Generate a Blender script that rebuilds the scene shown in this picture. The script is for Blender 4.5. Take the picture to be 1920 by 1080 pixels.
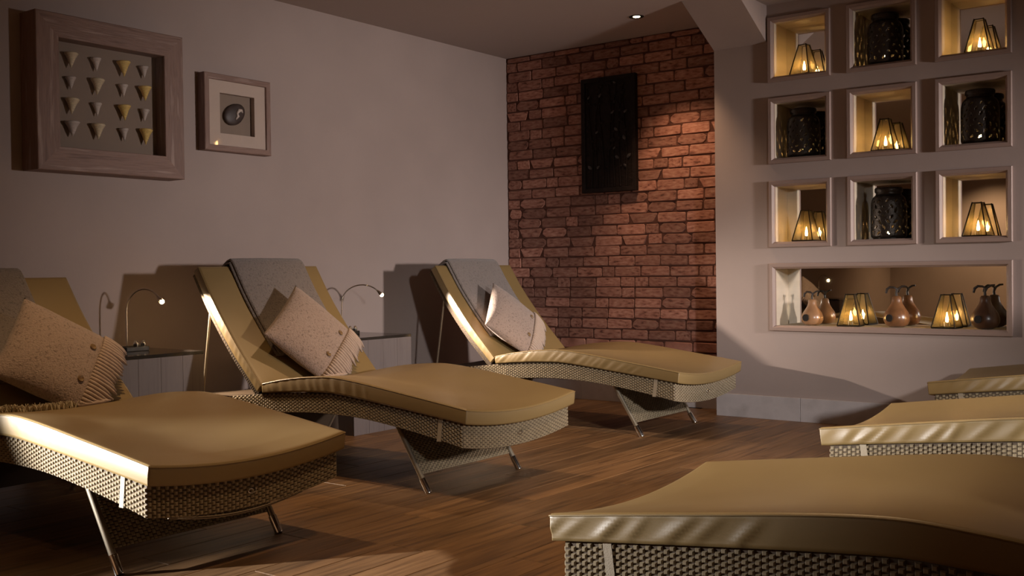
import bpy, bmesh, math, random
from mathutils import Vector, Matrix, noise
for o in list(bpy.data.objects): bpy.data.objects.remove(o, do_unlink=True)
sc = bpy.context.scene
C = sc.collection
PI = math.pi
R = math.radians
rnd = random.Random(7)

# ------------------------------------------------------------------ camera, world, lights, exposure
CAM_H = 0.92
yaw, pitch, roll, fpx = 0.6457, -0.0160, -0.0125, 1973.83
fw = Vector((math.cos(yaw)*math.cos(pitch), math.sin(yaw)*math.cos(pitch), math.sin(pitch)))
rt0 = Vector((math.sin(yaw), -math.cos(yaw), 0)); up0 = rt0.cross(fw)
rt = rt0*math.cos(roll) + up0*math.sin(roll); up = -rt0*math.sin(roll) + up0*math.cos(roll)
cd = bpy.data.cameras.new('camera'); cam = bpy.data.objects.new('camera', cd); C.objects.link(cam)
cam.matrix_world = Matrix(((rt.x, up.x, -fw.x, 0), (rt.y, up.y, -fw.y, 0), (rt.z, up.z, -fw.z, CAM_H), (0, 0, 0, 1)))
cd.sensor_width = 36; cd.lens = 36*fpx/1920; cd.clip_start = 0.02
sc.camera = cam
w = bpy.data.worlds.new('world'); sc.world = w; w.use_nodes = True
w.node_tree.nodes['Background'].inputs[0].default_value = (1, .8, .65, 1)
w.node_tree.nodes['Background'].inputs[1].default_value = 0.0
vs = sc.view_settings; vs.view_transform = 'Standard'; vs.look = 'None'; vs.gamma = 1; vs.use_curve_mapping = False
vs.exposure = 0.0

def light(name, kind, loc, target, power, col, size=.3, spot=None, blend=.5):
    l = bpy.data.lights.new(name, kind); l.energy = power; l.color = col
    if kind == 'AREA': l.shape = 'DISK'; l.size = size
    else: l.shadow_soft_size = size
    if kind == 'SPOT': l.spot_size = R(spot); l.spot_blend = blend
    o = bpy.data.objects.new(name, l); C.objects.link(o); o.location = loc
    if target is not None: o.rotation_euler = (Vector(target)-Vector(loc)).to_track_quat('-Z', 'Y').to_euler()
    return o
# light from the far end of the room, well behind the camera
light('room_light_far', 'SPOT', (5.15, -2.2, 1.40), (5.0, 4.7, .75), 880, (1, .88, .83), .14, 52, 1)

light('room_light_added_cool', 'SPOT', (.9, -2.7, 1.95), (4.9, 2.4, -.1), 950, (1, .95, .92), .14, 36, 1)  # unseen cool spot added behind the camera for foot ends and niche wall base

# ------------------------------------------------------------------ helpers
def prop(o, label=None, cat=None, group=None, kind=None):
    if label: o['label'] = label
    if cat: o['category'] = cat
    if group: o['group'] = group
    if kind: o['kind'] = kind
    return o
def empty(name, loc=(0, 0, 0), rz=0, label=None, cat=None, group=None, kind=None):
    o = bpy.data.objects.new(name, None); C.objects.link(o); o.location = loc; o.rotation_euler = (0, 0, rz)
    o.empty_display_size = .05
    return prop(o, label, cat, group, kind)
def link(name, me, parent=None, loc=(0, 0, 0), rot=(0, 0, 0)):
    o = bpy.data.objects.new(name, me); C.objects.link(o); o.location = loc; o.rotation_euler = rot
    if parent: o.parent = parent
    return o
def finish(bm, mat, smooth=False, name='mesh', angle=None):
    bmesh.ops.recalc_face_normals(bm, faces=bm.faces)
    me = bpy.data.meshes.new(name); bm.to_mesh(me); bm.free()
    if mat: me.materials.append(mat)
    if smooth:
        for p in me.polygons: p.use_smooth = True
        if angle is not None:
            try: me.set_sharp_from_angle(angle=R(angle))
            except Exception: pass
    return me
def box(bm, x0, x1, y0, y1, z0, z1, bev=0):
    v = [bm.verts.new(p) for p in ((x0,y0,z0),(x1,y0,z0),(x1,y1,z0),(x0,y1,z0),(x0,y0,z1),(x1,y0,z1),(x1,y1,z1),(x0,y1,z1))]
    fs = [bm.faces.new([v[i] for i in f]) for f in ((3,2,1,0),(4,5,6,7),(0,1,5,4),(1,2,6,5),(2,3,7,6),(3,0,4,7))]
    if bev:
        es = {e for f in fs for e in f.edges}
        bmesh.ops.bevel(bm, geom=list(es), offset=bev, segments=2, affect='EDGES', profile=.6)
def boxmesh(x0, x1, y0, y1, z0, z1, mat, bev=0):
    bm = bmesh.new(); box(bm, x0, x1, y0, y1, z0, z1, bev); return finish(bm, mat)
def tube(bm, pts, r, n=10, caps=True):
    pts = [Vector(p) for p in pts]; rs = r if isinstance(r, (list, tuple)) else [r]*len(pts)
    rings = []; prev = None
    for i, p in enumerate(pts):
        t = (pts[min(i+1, len(pts)-1)]-pts[max(i-1, 0)]).normalized()
        if prev is None:
            a = Vector((0, 0, 1)) if abs(t.z) < .9 else Vector((1, 0, 0))
            u = t.cross(a).normalized()
        else:
            u = (prev - t*prev.dot(t)).normalized()
        prev = u; v = t.cross(u)
        rings.append([bm.verts.new(p+(u*math.cos(2*PI*k/n)+v*math.sin(2*PI*k/n))*rs[i]) for k in range(n)])
    for a, b in zip(rings, rings[1:]):
        for k in range(n): bm.faces.new((a[k], a[(k+1) % n], b[(k+1) % n], b[k]))
    if caps: bm.faces.new(rings[0][::-1]); bm.faces.new(rings[-1])
def tubemesh(pts, r, mat, n=10):
    bm = bmesh.new(); tube(bm, pts, r, n); return finish(bm, mat, True, angle=50)
def lathe(bm, prof, n=24, c=(0, 0, 0), cap=True):
    rings = []
    for r, z in prof:
        rings.append([bm.verts.new((c[0]+r*math.cos(2*PI*k/n), c[1]+r*math.sin(2*PI*k/n), c[2]+z)) for k in range(n)])
    for a, b in zip(rings, rings[1:]):
        for k in range(n): bm.faces.new((a[k], a[(k+1) % n], b[(k+1) % n], b[k]))
    if cap: bm.faces.new(rings[0][::-1]); bm.faces.new(rings[-1])
def lathemesh(prof, mat, n=24, angle=40):
    bm = bmesh.new(); lathe(bm, prof, n); return finish(bm, mat, True, angle=angle)
def interp(tab, x):
    if x <= tab[0][0]:
        (a, fa), (b, fb) = tab[0], tab[1]; return fa+(fb-fa)*(x-a)/(b-a)
    for i in range(len(tab)-1):
        a, fa = tab[i]; b, fb = tab[i+1]
        if x <= b or i == len(tab)-2:
            p0 = tab[i-1] if i else (2*a-b, 2*fa-fb); p3 = tab[i+2] if i+2 < len(tab) else (2*b-a, 2*fb-fa)
            m0 = (fb-p0[1])/(b-p0[0]); m1 = (p3[1]-fa)/(p3[0]-a); t = (x-a)/(b-a); h = b-a
            if t > 1: return fb+m1*(x-b)
            return (2*t**3-3*t*t+1)*fa+(t**3-2*t*t+t)*h*m0+(-2*t**3+3*t*t)*fb+(t**3-t*t)*h*m1

# ------------------------------------------------------------------ materials
def mat(name, col, rough=.6, metal=0, var=None, vscale=8, stretch=(1, 1, 1), bump=0, bscale=40, bstretch=None, coords='Object', spec=.5, coat=0, obj_var=0, detail=6, sheen=0, bdist=.01):
    m = bpy.data.materials.new(name); m.use_nodes = True; nt = m.node_tree; N = nt.nodes; L = nt.links
    b = N['Principled BSDF']; b.inputs['Base Color'].default_value = (*col, 1); b.inputs['Roughness'].default_value = rough
    b.inputs['Metallic'].default_value = metal; b.inputs['Specular IOR Level'].default_value = spec
    b.inputs['Coat Weight'].default_value = coat; b.inputs['Coat Roughness'].default_value = .2
    if sheen: b.inputs['Sheen Weight'].default_value = sheen
    tc = N.new('ShaderNodeTexCoord')
    def ntex(scale, st):
        mp = N.new('ShaderNodeMapping'); mp.inputs['Scale'].default_value = st; L.new(tc.outputs[coords], mp.inputs[0])
        if obj_var:
            oi = N.new('ShaderNodeObjectInfo'); ml = N.new('ShaderNodeVectorMath'); ml.operation = 'SCALE'
            ml.inputs[0].default_value = (13, 7, 3); L.new(oi.outputs['Random'], ml.inputs['Scale']); L.new(ml.outputs[0], mp.inputs['Location'])
        t = N.new('ShaderNodeTexNoise'); t.inputs['Scale'].default_value = scale; t.inputs['Detail'].default_value = detail
        L.new(mp.outputs[0], t.inputs['Vector']); return t
    out = None
    if var:
        t = ntex(vscale, stretch); r = N.new('ShaderNodeValToRGB'); L.new(t.outputs['Fac'], r.inputs[0])
        cols = [col]+list(var); e = r.color_ramp.elements
        for i, cc in enumerate(cols):
            pos = .3+.4*i/(len(cols)-1)
            if i < 2: e[i].position = pos; e[i].color = (*cc, 1)
            else: x = e.new(pos); x.color = (*cc, 1)
        out = r.outputs[0]
        if obj_var:
            oi = N.new('ShaderNodeObjectInfo'); hs = N.new('ShaderNodeHueSaturation'); mr = N.new('ShaderNodeMapRange')
            mr.inputs['To Min'].default_value = 1-obj_var; mr.inputs['To Max'].default_value = 1+obj_var
            L.new(oi.outputs['Random'], mr.inputs[0]); L.new(mr.outputs[0], hs.inputs['Value']); L.new(out, hs.inputs['Color']); out = hs.outputs[0]
        L.new(out, b.inputs['Base Color'])
    if bump:
        t2 = ntex(bscale, bstretch or stretch); bp = N.new('ShaderNodeBump'); bp.inputs['Strength'].default_value = bump; bp.inputs['Distance'].default_value = bdist
        L.new(t2.outputs['Fac'], bp.inputs['Height']); L.new(bp.outputs[0], b.inputs['Normal'])
    return m
def emit(name, col, s):
    m = bpy.data.materials.new(name); m.use_nodes = True; N = m.node_tree.nodes; N.remove(N['Principled BSDF'])
    e = N.new('ShaderNodeEmission'); e.inputs[0].default_value = (*col, 1); e.inputs[1].default_value = s
    m.node_tree.links.new(e.outputs[0], N['Material Output'].inputs[0]); return m
def glassy(name, tint, gloss=1.0, rough=.03, transl=0, tcol=(1, .7, .2)):
    m = bpy.data.materials.new(name); m.use_nodes = True; nt = m.node_tree; N = nt.nodes; L = nt.links; N.remove(N['Principled BSDF'])
    tr = N.new('ShaderNodeBsdfTransparent'); tr.inputs[0].default_value = (*tint, 1); last = tr.outputs[0]
    if transl:
        tl = N.new('ShaderNodeBsdfTranslucent'); tl.inputs[0].default_value = (*tcol, 1); mx = N.new('ShaderNodeMixShader'); mx.inputs[0].default_value = transl
        L.new(last, mx.inputs[1]); L.new(tl.outputs[0], mx.inputs[2]); last = mx.outputs[0]
    g = N.new('ShaderNodeBsdfGlossy'); g.inputs['Roughness'].default_value = rough; fr = N.new('ShaderNodeFresnel'); fr.inputs[0].default_value = 1.45
    ml = N.new('ShaderNodeMath'); ml.operation = 'MULTIPLY'; ml.inputs[1].default_value = gloss; L.new(fr.outputs[0], ml.inputs[0])
    mx2 = N.new('ShaderNodeMixShader'); L.new(ml.outputs[0], mx2.inputs[0]); L.new(last, mx2.inputs[1]); L.new(g.outputs[0], mx2.inputs[2])
    L.new(mx2.outputs[0], N['Material Output'].inputs[0]); return m

M = {}
M['wall'] = mat('taupe_paint', (.335, .270, .247), .85, var=[(.365, .295, .27)], vscale=2.5, bump=.15, bscale=120, bdist=.002)
M['ceil'] = mat('ceiling_paint', (.40, .335, .31), .9, bump=.1, bscale=90, bdist=.002)
M['mortar'] = mat('dark_mortar', (.07, .024, .014), .95, var=[(.10, .036, .022)], vscale=20, bump=.4, bscale=90)
M['brick'] = mat('worn_brick', (.11, .038, .025), .85, var=[(.29, .122, .084), (.355, .17, .123), (.43, .235, .172)], vscale=4.5, obj_var=.35, bump=.5, bscale=60, bdist=.006)
M['plank'] = mat('dark_oak_plank', (.085, .043, .018), .45, var=[(.17, .09, .038), (.22, .122, .054)], vscale=5, stretch=(.6, 9, 9), obj_var=.25, bump=.25, bscale=18, bstretch=(1, 14, 14), bdist=.003)
M['gap'] = mat('floor_gap', (.02, .012, .008), .8)
M['basetile'] = mat('pale_stone_tile', (.42, .385, .385), .5, var=[(.48, .44, .44), (.38, .345, .34)], vscale=6, obj_var=.05, bump=.1, bscale=30)
M['limed'] = mat('limed_oak', (.15, .085, .065), .55, var=[(.24, .15, .12), (.20, .12, .095), (.34, .245, .21)], vscale=5, stretch=(.7, 9, 9), obj_var=.06, bump=.5, bscale=14, bstretch=(.8, 14, 14), bdist=.004)
M['nichewood'] = mat('taupe_niche_frame', (.27, .195, .165), .5, var=[(.31, .225, .195)], vscale=6, stretch=(.5, 5, 5), bump=.15, bscale=20, bstretch=(1, 12, 12))
M['lining'] = mat('cream_niche_lining', (.50, .43, .33), .6, var=[(.56, .48, .38)], vscale=4, stretch=(1, 1, 6))
M['mirror'] = mat('mirror_glass', (.86, .86, .84), .015, metal=1)
M['leather'] = mat('bronze_leather', (.218, .146, .056), .44, var=[(.245, .166, .065)], vscale=3, bump=.10, bscale=260, bdist=.0015, spec=.75)
M['core'] = mat('wicker_core', (.075, .05, .03), .8)
M['rattan'] = mat('woven_rattan', (.235, .185, .115), .34, var=[(.30, .24, .155)], vscale=30, bump=.2, bscale=200, bdist=.002, spec=.5)
M['strap'] = mat('tan_webbing', (.33, .27, .19), .7, bump=.3, bscale=400)
M['chrome'] = mat('chrome', (.75, .73, .7), .12, metal=1)
M['tubemetal'] = mat('bronze_tube', (.42, .36, .27), .3, metal=.7)
M['tweed'] = mat('tweed_wool', (.20, .142, .114), .95, var=[(.39, .292, .24), (.31, .228, .186)], vscale=95, bump=.9, bscale=170, bdist=.006, sheen=.3)
M['fringe'] = mat('wool_fringe', (.46, .345, .27), .95, var=[(.52, .395, .315)], vscale=60, bump=.4, bscale=300, sheen=.2)
M['throw'] = mat('grey_felted_wool', (.115, .093, .082), .95, var=[(.225, .188, .168), (.165, .136, .122)], vscale=95, bump=.9, bscale=170, bdist=.006, sheen=.3)
M['fleece'] = mat('cream_fleece', (.50, .42, .28), .95, var=[(.58, .49, .35)], vscale=90)
M['horn'] = mat('horn_button', (.16, .09, .04), .25, var=[(.3, .2, .1)], vscale=60)
M['veneer'] = mat('grey_oak_veneer', (.135, .113, .112), .55, var=[(.15, .127, .126), (.127, .106, .105)], vscale=6, stretch=(9, 9, .5), obj_var=.05, bump=.15, bscale=20, bstretch=(12, 12, .6))
M['blacktop'] = mat('black_lacquer', (.015, .013, .012), .12, spec=.6)
M['black'] = mat('black_metal', (.02, .018, .016), .4, metal=.6)
M['darkcarve'] = mat('dark_carved_wood', (.010, .006, .0045), .75, var=[(.018, .011, .009)], vscale=20, bump=.5, bscale=60, spec=.2)
M['pewter'] = mat('dark_pewter_leaf', (.07, .062, .06), .45, metal=.5)
M['paper'] = mat('mount_paper', (.25, .19, .15), .9)
M['matboard'] = mat('cream_matboard', (.50, .40, .34), .9)
M['stone'] = mat('dark_oval_shell', (.035, .022, .02), .5, var=[(.06, .04, .035)], vscale=30)
M['pale'] = mat('pale_inlay', (.5, .42, .37), .7)
M['pane'] = glassy('picture_glass', (1, 1, 1), .55)
M['lanternglass'] = glassy('amber_lantern_glass', (1, .985, .935), .8, .05, .05, (1, .80, .40))
M['lead'] = mat('dark_lantern_metal', (.03, .022, .014), .45, metal=.7)
M['iron'] = mat('dark_pierced_metal', (.05, .042, .036), .36, metal=.8, bump=.3, bscale=80)
M['wax'] = mat('candle_wax', (.8, .65, .4), .5)
M['flame'] = emit('candle_flame', (1, .58, .2), 90)
M['bulb'] = emit('lamp_bulb', (1, .72, .38), 30)
M['gourd'] = mat('brown_gourd', (.10, .042, .016), .3, var=[(.19, .085, .034), (.14, .062, .025)], vscale=14, bump=.15, bscale=60, coat=.4)
M['gourdpale'] = mat('pale_gourd', (.24, .125, .062), .3, var=[(.33, .185, .095)], vscale=14, coat=.4)
M['gourddark'] = mat('dark_gourd', (.045, .018, .009), .35, var=[(.08, .035, .016)], vscale=14, coat=.3)
M['hole'] = mat('hole_shade', (.008, .005, .004), .9)
M['stem'] = mat('dark_stem', (.02, .013, .010), .5, bump=.4, bscale=90)
SHELLC = {'c': (.75, .62, .42), 'g': (.62, .53, .48), 'y': (.85, .60, .20), 'p': (.70, .60, .54)}
for k, c in SHELLC.items():
    M['shell_'+k] = mat('shell_'+k, c, .45, var=[tuple(x*.75 for x in c), c], vscale=40, stretch=(1, 1, 3), bump=.2, bscale=60)

# ------------------------------------------------------------------ room shell
XB, XN, YL, ZC = 6.301, 6.046, 4.774, 2.5076
XF, YR = -2.9, -3.2
YB = 2.951                    # where the brick recess meets the niche wall
def struct(name, me, label=None):
    o = link(name, me); o['kind'] = 'structure'
    if label: o['label'] = label
    return o
struct('wall_left', boxmesh(XF, XB+.12, YL, YL+.12, 0, ZC, M['wall']), 'plain taupe wall with the framed shells')
struct('ceiling', boxmesh(XF-.1, XB+.4, YR-.1, YL+.12, ZC, ZC+.1, M['ceil']), 'plain ceiling')
struct('wall_near', boxmesh(XF-.12, XF, YR, YL+.12, 0, ZC, M['wall']), 'plain taupe wall')
struct('wall_side', boxmesh(XF, XN, YR-.12, YR, 0, ZC, M['wall']), 'plain taupe wall')
# brick wall
wb = struct('wall_back', boxmesh(XB, XB+.12, YB-.05, YL, 0, ZC, M['mortar']), 'worn red brick feature wall')
def brick_mesh(seed):
    r = random.Random(seed); k = r.random()
    hl, hh = .5, .5
    out = [(-hl, -hh*.7), (-hl*.93, -hh), (hl*.93, -hh), (hl, -hh*.7), (hl, hh*.7), (hl*.93, hh), (-hl*.93, hh), (-hl, hh*.7)]
    if k < .07: out = [(-hl, -hh*.9), (-hl*.9, -hh), (hl*.9, -hh), (hl, -hh*.9), (hl*.72, hh*.6), (hl*.62, hh*.95), (-hl*.6, hh), (-hl*.7, hh*.7)]
    elif k < .14: out = [(-hl, -hh*.4), (-hl*.75, -hh), (hl*.7, -hh), (hl, -hh*.45), (hl*.95, hh*.4), (hl*.7, hh), (-hl*.75, hh*.95), (-hl, hh*.4)]
    elif k < .19: out = [(-hl*.8, -hh*.6), (-hl*.7, -hh), (hl*.7, -hh), (hl*.8, -hh*.6), (hl, hh*.8), (hl*.95, hh), (-hl*.95, hh), (-hl, hh*.8)]
    bm = bmesh.new(); a = []; b = []
    for (x, y) in out:
        x += r.uniform(-.012, .012); y += r.uniform(-.05, .05)
        a.append(bm.verts.new((0, x, y)))
        b.append(bm.verts.new((-1+r.uniform(-.2, .2), x*.965, y*.86)))
    for i in range(8): bm.faces.new((a[i], a[(i+1) % 8], b[(i+1) % 8], b[i]))
    bm.faces.new(b)
    return finish(bm, M['brick'], name='brick')
bmesh_var = [brick_mesh(s) for s in range(22)]
COURSE = .0726; z = .145; row = 0; lowb = bmesh.new(); nb = 0
while z < ZC-.012:
    hgt = min(COURSE, ZC-z-.002)
    yy = YL-.004 + (0 if row % 2 == 0 else .108) + rnd.uniform(-.02, .02)
    while yy > YB-.04:
        ln = rnd.choice((.205, .215, .215, .225, .108, .215)) + rnd.uniform(-.008, .008)
        y1 = min(yy, YL-.003); y0 = max(yy-ln, YB-.045)
        if y1-y0 > .03:
            me = rnd.choice(bmesh_var); S = Vector((.006+rnd.uniform(-.002, .002), y1-y0-.006, hgt-.007))
            L0 = Vector((XB+.0005, (y0+y1)/2, z+hgt/2+rnd.uniform(-.002, .002)))
            if nb < 300 and z > .42:
                o = link('brick', me, wb, L0); o.scale = S; nb += 1
            else:
                t = bmesh.new(); t.from_mesh(me); bmesh.ops.transform(t, matrix=Matrix.Translation(L0) @ Matrix.Diagonal((*S, 1)), verts=t.verts)
                tm = bpy.data.meshes.new('t'); t.to_mesh(tm); t.free(); lowb.from_mesh(tm); bpy.data.meshes.remove(tm)
        yy -= ln
    z += COURSE; row += 1
o = link('brick_courses', finish(lowb, M['brick']), wb); o['kind'] = 'stuff'
# niche wall: slab with ten openings
COLS = [(2.592, 2.208), (2.112, 1.721), (1.6215, 1.2328)]
ROWS = [(2.428, 2.038), (1.9434, 1.5462), (1.443, 1.0435)]
HOLES = [(a, b, t, u) for (t, u) in ROWS for (a, b) in COLS] + [(2.592, 1.2328, .9467, .5395)]
RAIL = .033; NDEP = .20
def niche_wall():
    bm = bmesh.new()
    m = .012
    ys = sorted({YR, YB} | {v for h in HOLES for v in (h[0]-m, h[1]+m)}); zs = sorted({0, ZC} | {v for h in HOLES for v in (h[2]-m, h[3]+m)})
    for i in range(len(ys)-1):
        for j in range(len(zs)-1):
            yc, zc = (ys[i]+ys[i+1])/2, (zs[j]+zs[j+1])/2
            if any(h[1] < yc < h[0] and h[3] < zc < h[2] for h in HOLES): continue
            v = [bm.verts.new(p) for p in ((XN, ys[i], zs[j]), (XN, ys[i+1], zs[j]), (XN, ys[i+1], zs[j+1]), (XN, ys[i], zs[j+1]))]
            bm.faces.new(v)
    # return towards the brick recess, and back skin
    bm.faces.new([bm.verts.new(p) for p in ((XN, YB, 0), (XB+.1, YB, 0), (XB+.1, YB, ZC), (XN, YB, ZC))])
    bm.faces.new([bm.verts.new(p) for p in ((XB+.1, YB, 0), (XB+.1, YR, 0), (XB+.1, YR, ZC), (XB+.1, YB, ZC))])
    bmesh.ops.remove_doubles(bm, verts=bm.verts, dist=1e-4)
    me = finish(bm, M['wall'])
    return me
struct('wall_right', niche_wall(), 'taupe wall with mirrored display niches')
# sloping ceiling beam
bm = bmesh.new()
yb0, yb1, zb, dx = 2.601, 2.951, 2.281, .43
sl = math.tan(R(28))
prof = [(XN+.002, zb), (XN-.02, zb+.0105), (XN-(ZC-zb)/sl, ZC+.0), (XN+.002, ZC+.0)]
A = [bm.verts.new((x, yb1, zz)) for x, zz in prof]; B = [bm.verts.new((x, yb0, zz)) for x, zz in prof]
for i in range(4): bm.faces.new((A[i], A[(i+1) % 4], B[(i+1) % 4], B[i]))
bm.faces.new(A); bm.faces.new(B[::-1])
struct('trim_1', finish(bm, M['wall']), 'sloping boxed ceiling beam beside the brick wall')
# floor
fl = struct('floor', boxmesh(XF, XB, YR, YL, -.06, -.004, M['gap']), 'dark brown wooden plank floor')
PW = .142
plank_meshes = {}
def plank(x0, x1, y0):
    ln = round(x1-x0, 3)
    if ln not in plank_meshes:
        b_ = bmesh.new(); box(b_, -ln/2+.0012, ln/2-.0012, .0011, PW-.0011, -.012, 0)
        top = [e for e in b_.edges if all(abs(v.co.z) < 1e-6 for v in e.verts)]
        bmesh.ops.bevel(b_, geom=top, offset=.0016, segments=1, affect='EDGES')
        plank_meshes[ln] = finish(b_, M['plank'], name='plank')
    return link('plank', plank_meshes[ln], fl, ((x0+x1)/2, y0, 0))
y = .05; r_ = 0
while y < YL-.001:
    x = 1.0 - (r_*.47 % 1.3)
    while x < XB:
        x1 = min(x+1.3, XB)
        if x1-x > .05: plank(x, x1, min(y, YL-PW))
        x += 1.3
    y += PW; r_ += 1
bm = bmesh.new(); y = .05-PW; r_ = 0
while y > YR:
    x = XF
    while x < XN: box(bm, x+.001, min(x+1.3, XN)-.001, y+.001, y+PW-.001, -.012, 0); x += 1.3
    y -= PW
y = .05; r_ = 0
while y < YL-.001:
    xe = 1.0-(r_*.47 % 1.3); box(bm, XF, xe-.001, min(y, YL-PW)+.001, min(y, YL-PW)+PW-.001, -.012, 0); y += PW; r_ += 1
o = link('plank_field', finish(bm, M['plank']), fl); o['kind'] = 'stuff'
# skirting tiles
def skirting(name, label, pts):
    e = empty(name, label=label, kind='structure')
    for (x0, x1, y0, y1) in pts: link('tile', boxmesh(x0, x1, y0, y1, .0, .141, M['basetile'], .002), e)
    return e
skirting('baseboard_right', 'pale stone tile skirting under the niches', [(XN-.014, XN, a+.001, b-.001) for a, b in ((2.405, 2.951), (1.77, 2.405), (1.13, 1.77), (.5, 1.13), (-.13, .5), (-.76, -.13))])
skirting('baseboard_back', 'pale stone tile skirting under the brick', [(XB-.014, XB, a+.001, b-.001) for a, b in ((2.955, 3.5), (3.5, 4.13), (4.13, 4.755))])
skirting('baseboard_left', 'pale stone tile skirting along the shell wall', [(XB-.014-.635*(i+1)+.001, XB-.014-.635*i-.001, YL-.014, YL) for i in range(9)])

# recessed downlight in front of the brick wall
e = empty('ceiling_downlight', (5.78, 3.35, ZC), label='small round recessed spotlight glowing in the ceiling near the bricks', cat='downlight')
link('trim_ring', lathemesh([(.030, -.001), (.032, -.004), (.045, -.004), (.047, 0), (.03, 0)], M['black'], 28), e)
link('bulb', lathemesh([(.002, -.004), (.018, -.004), (.022, -.0015), (.022, -.001)], M['bulb'], 20), e)
DOWN = [(4.1, 3.35), (2.42, 3.35), (4.1, 1.5), (2.42, 1.5), (.74, 3.35), (.74, 1.5), (-2.25, 3.35), (-2.25, 1.9)]  # last two are added to light the end wall the mirrors reflect
DOWNL = ['between the brick-wall lounger and its neighbour', 'over the loose-tie lounger', 'over the middle facing lounger', 'over the softly creased facing lounger',
         'over the table at the open row end', 'over the open floor by the facing row', 'added to wash the bare end wall, shell-wall side', 'added to wash the bare end wall, facing-row side']
light('downlight_beam', 'SPOT', (5.78, 3.35, ZC-.02), (6.12, 3.2, 1.0), 60, (1, .62, .36), .03, 74, .8)
ring_me, bulb_me = e.children[0].data, e.children[1].data
for k, (x, y) in enumerate(DOWN):
    d_ = empty('ceiling_downlight', (x, y, ZC), label='small round recessed spotlight in the ceiling '+DOWNL[k], cat='downlight', group='ceiling spotlights')
    link('trim_ring', ring_me, d_); link('bulb', bulb_me, d_)
    light('downlight_beam', 'SPOT', (x, y, ZC-.02), (x, y, 0), 80 if x > 2 else (12 if x > -1 else 170), (1, .64, .33), .03, 80 if x > -1 else 110, .9)

# ------------------------------------------------------------------ loungers
TT = [(0, .315), (.13, .33), (.33, .352), (.58, .378), (.73, .39), (.83, .389), (.98, .382), (1.18, .366), (1.30, .352), (1.45, .338), (1.6, .333), (1.75, .335)]
BB = [(0, .217), (.15, .244), (.33, .27), (.53, .292), (.68, .299), (.85, .298), (1.0, .29), (1.18, .275), (1.3, .262), (1.45, .248), (1.6, .243), (1.75, .245)]
HW = .372
SAG = [(0, .034), (.5, .031), (1.0, .024), (1.75, .018)]
def dish(u, x, hw=HW):   # the lying surface is dished across its width
    return -interp(SAG, max(0, min(1.75, u)))*(1-min(1, (x/hw)**2))
def weave(bm, fn, nu, nv, h=.0042):
    for i in range(nu):
        for j in range(nv):
            off = .5 if i % 2 else 0
            u0, u1 = i/nu, (i+1)/nu; v0, v1 = (j-off)/nv, (j+1-off)/nv
            v0, v1 = max(0, v0), min(1, v1)
            if v1-v0 < .3/nv: continue
            du, dv = (u1-u0)*.05, (v1-v0)*.09
            a = [fn(*p) for p in ((u0+du, v0+dv), (u1-du, v0+dv), (u1-du, v1-dv), (u0+du, v1-dv))]
            n = (a[1]-a[0]).cross(a[3]-a[0]).normalized()
            c = sum(a, Vector())/4
            lo = [bm.verts.new(p) for p in a]
            hi = [bm.verts.new(c+(p-c)*Vector((1, 1, 1))*.55+n*h) for p in a]
            for k in range(4): bm.faces.new((lo[k], lo[(k+1) % 4], hi[(k+1) % 4], hi[k]))
            bm.faces.new(hi)
def frame_core():
    bm = bmesh.new(); NU, NX = 46, 14; top = []; bot = []
    for i in range(NU+1):
        u = 1.75*i/NU; tz, bz = interp(TT, u), interp(BB, u); rt_, rb_ = [], []
        for j in range(NX+1):
            x = -HW+2*HW*j/NX; y = u; dz = dish(u, x)
            rt_.append(bm.verts.new((x, y, tz+dz))); rb_.append(bm.verts.new((x, y, bz+dz)))
        top.append(rt_); bot.append(rb_)
    for i in range(NU):
        for j in range(NX):
            bm.faces.new((top[i][j], top[i][j+1], top[i+1][j+1], top[i+1][j])); bm.faces.new((bot[i][j], bot[i+1][j], bot[i+1][j+1], bot[i][j+1]))
        for j in (0, NX): bm.faces.new((top[i][j], top[i+1][j], bot[i+1][j], bot[i][j]))
    for i in (0, NU):
        for j in range(NX): bm.faces.new((top[i][j], top[i][j+1], bot[i][j+1], bot[i][j]))
    return finish(bm, M['core'])
def frame_weave():
    bm = bmesh.new()
    for s in (-1, 1):
        def fs(a, b, s=s):
            u = 1.75*(a if s < 0 else 1-a); bz, tz = interp(BB, u), interp(TT, u)
            return Vector((s*(HW+.0005), u, bz+(tz-bz)*b))
        # seen from outside, u runs so that the normal points out
        def fo(a, b, s=s): return fs(1-a, b)
        weave(bm, fo, 120, 6)
    def fe(a, b):
        x = -HW+2*HW*a; return Vector((x, -.0005, dish(0, x)+interp(BB, 0)+(interp(TT, 0)-interp(BB, 0))*b))
    weave(bm, fe, 50, 6)
    me = finish(bm, M['rattan'])
    return me
LEG_T = (.415, .268); LEG_F = (.235, 0.0)
def leg_panel(y0, z0, y1, z1):
    bm = bmesh.new(); hw = .302; z_t = .262; z_b = .072
    def at(t): return (y0+(y1-y0)*t, z0+(z1-z0)*t)
    tt, tb = (z0-z_t)/(z0-z1), (z0-z_b)/(z0-z1)
    (ya, za), (yb, zb_) = at(tt), at(tb)
    sgn = -1 if y1 < y0 else 1
    d = .006
    v = [bm.verts.new(p) for p in ((-hw, ya, za), (hw, ya, za), (hw, yb, zb_), (-hw, yb, zb_), (-hw, ya-sgn*d, za), (hw, ya-sgn*d, za), (hw, yb-sgn*d, zb_), (-hw, yb-sgn*d, zb_))]
    for f in ((0, 1, 2, 3), (4, 7, 6, 5), (0, 4, 5, 1), (1, 5, 6, 2), (2, 6, 7, 3), (3, 7, 4, 0)): bm.faces.new([v[i] for i in f])
    core = finish(bm, M['core'])
    bm = bmesh.new()
    def fp(a, b):
        x = -hw+2*hw*(a if sgn < 0 else 1-a); return Vector((x, yb+(ya-yb)*b+sgn*.0006, zb_+(za-zb_)*b))
    weave(bm, fp, 42, 13)
    return core, finish(bm, M['rattan'])
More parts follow.
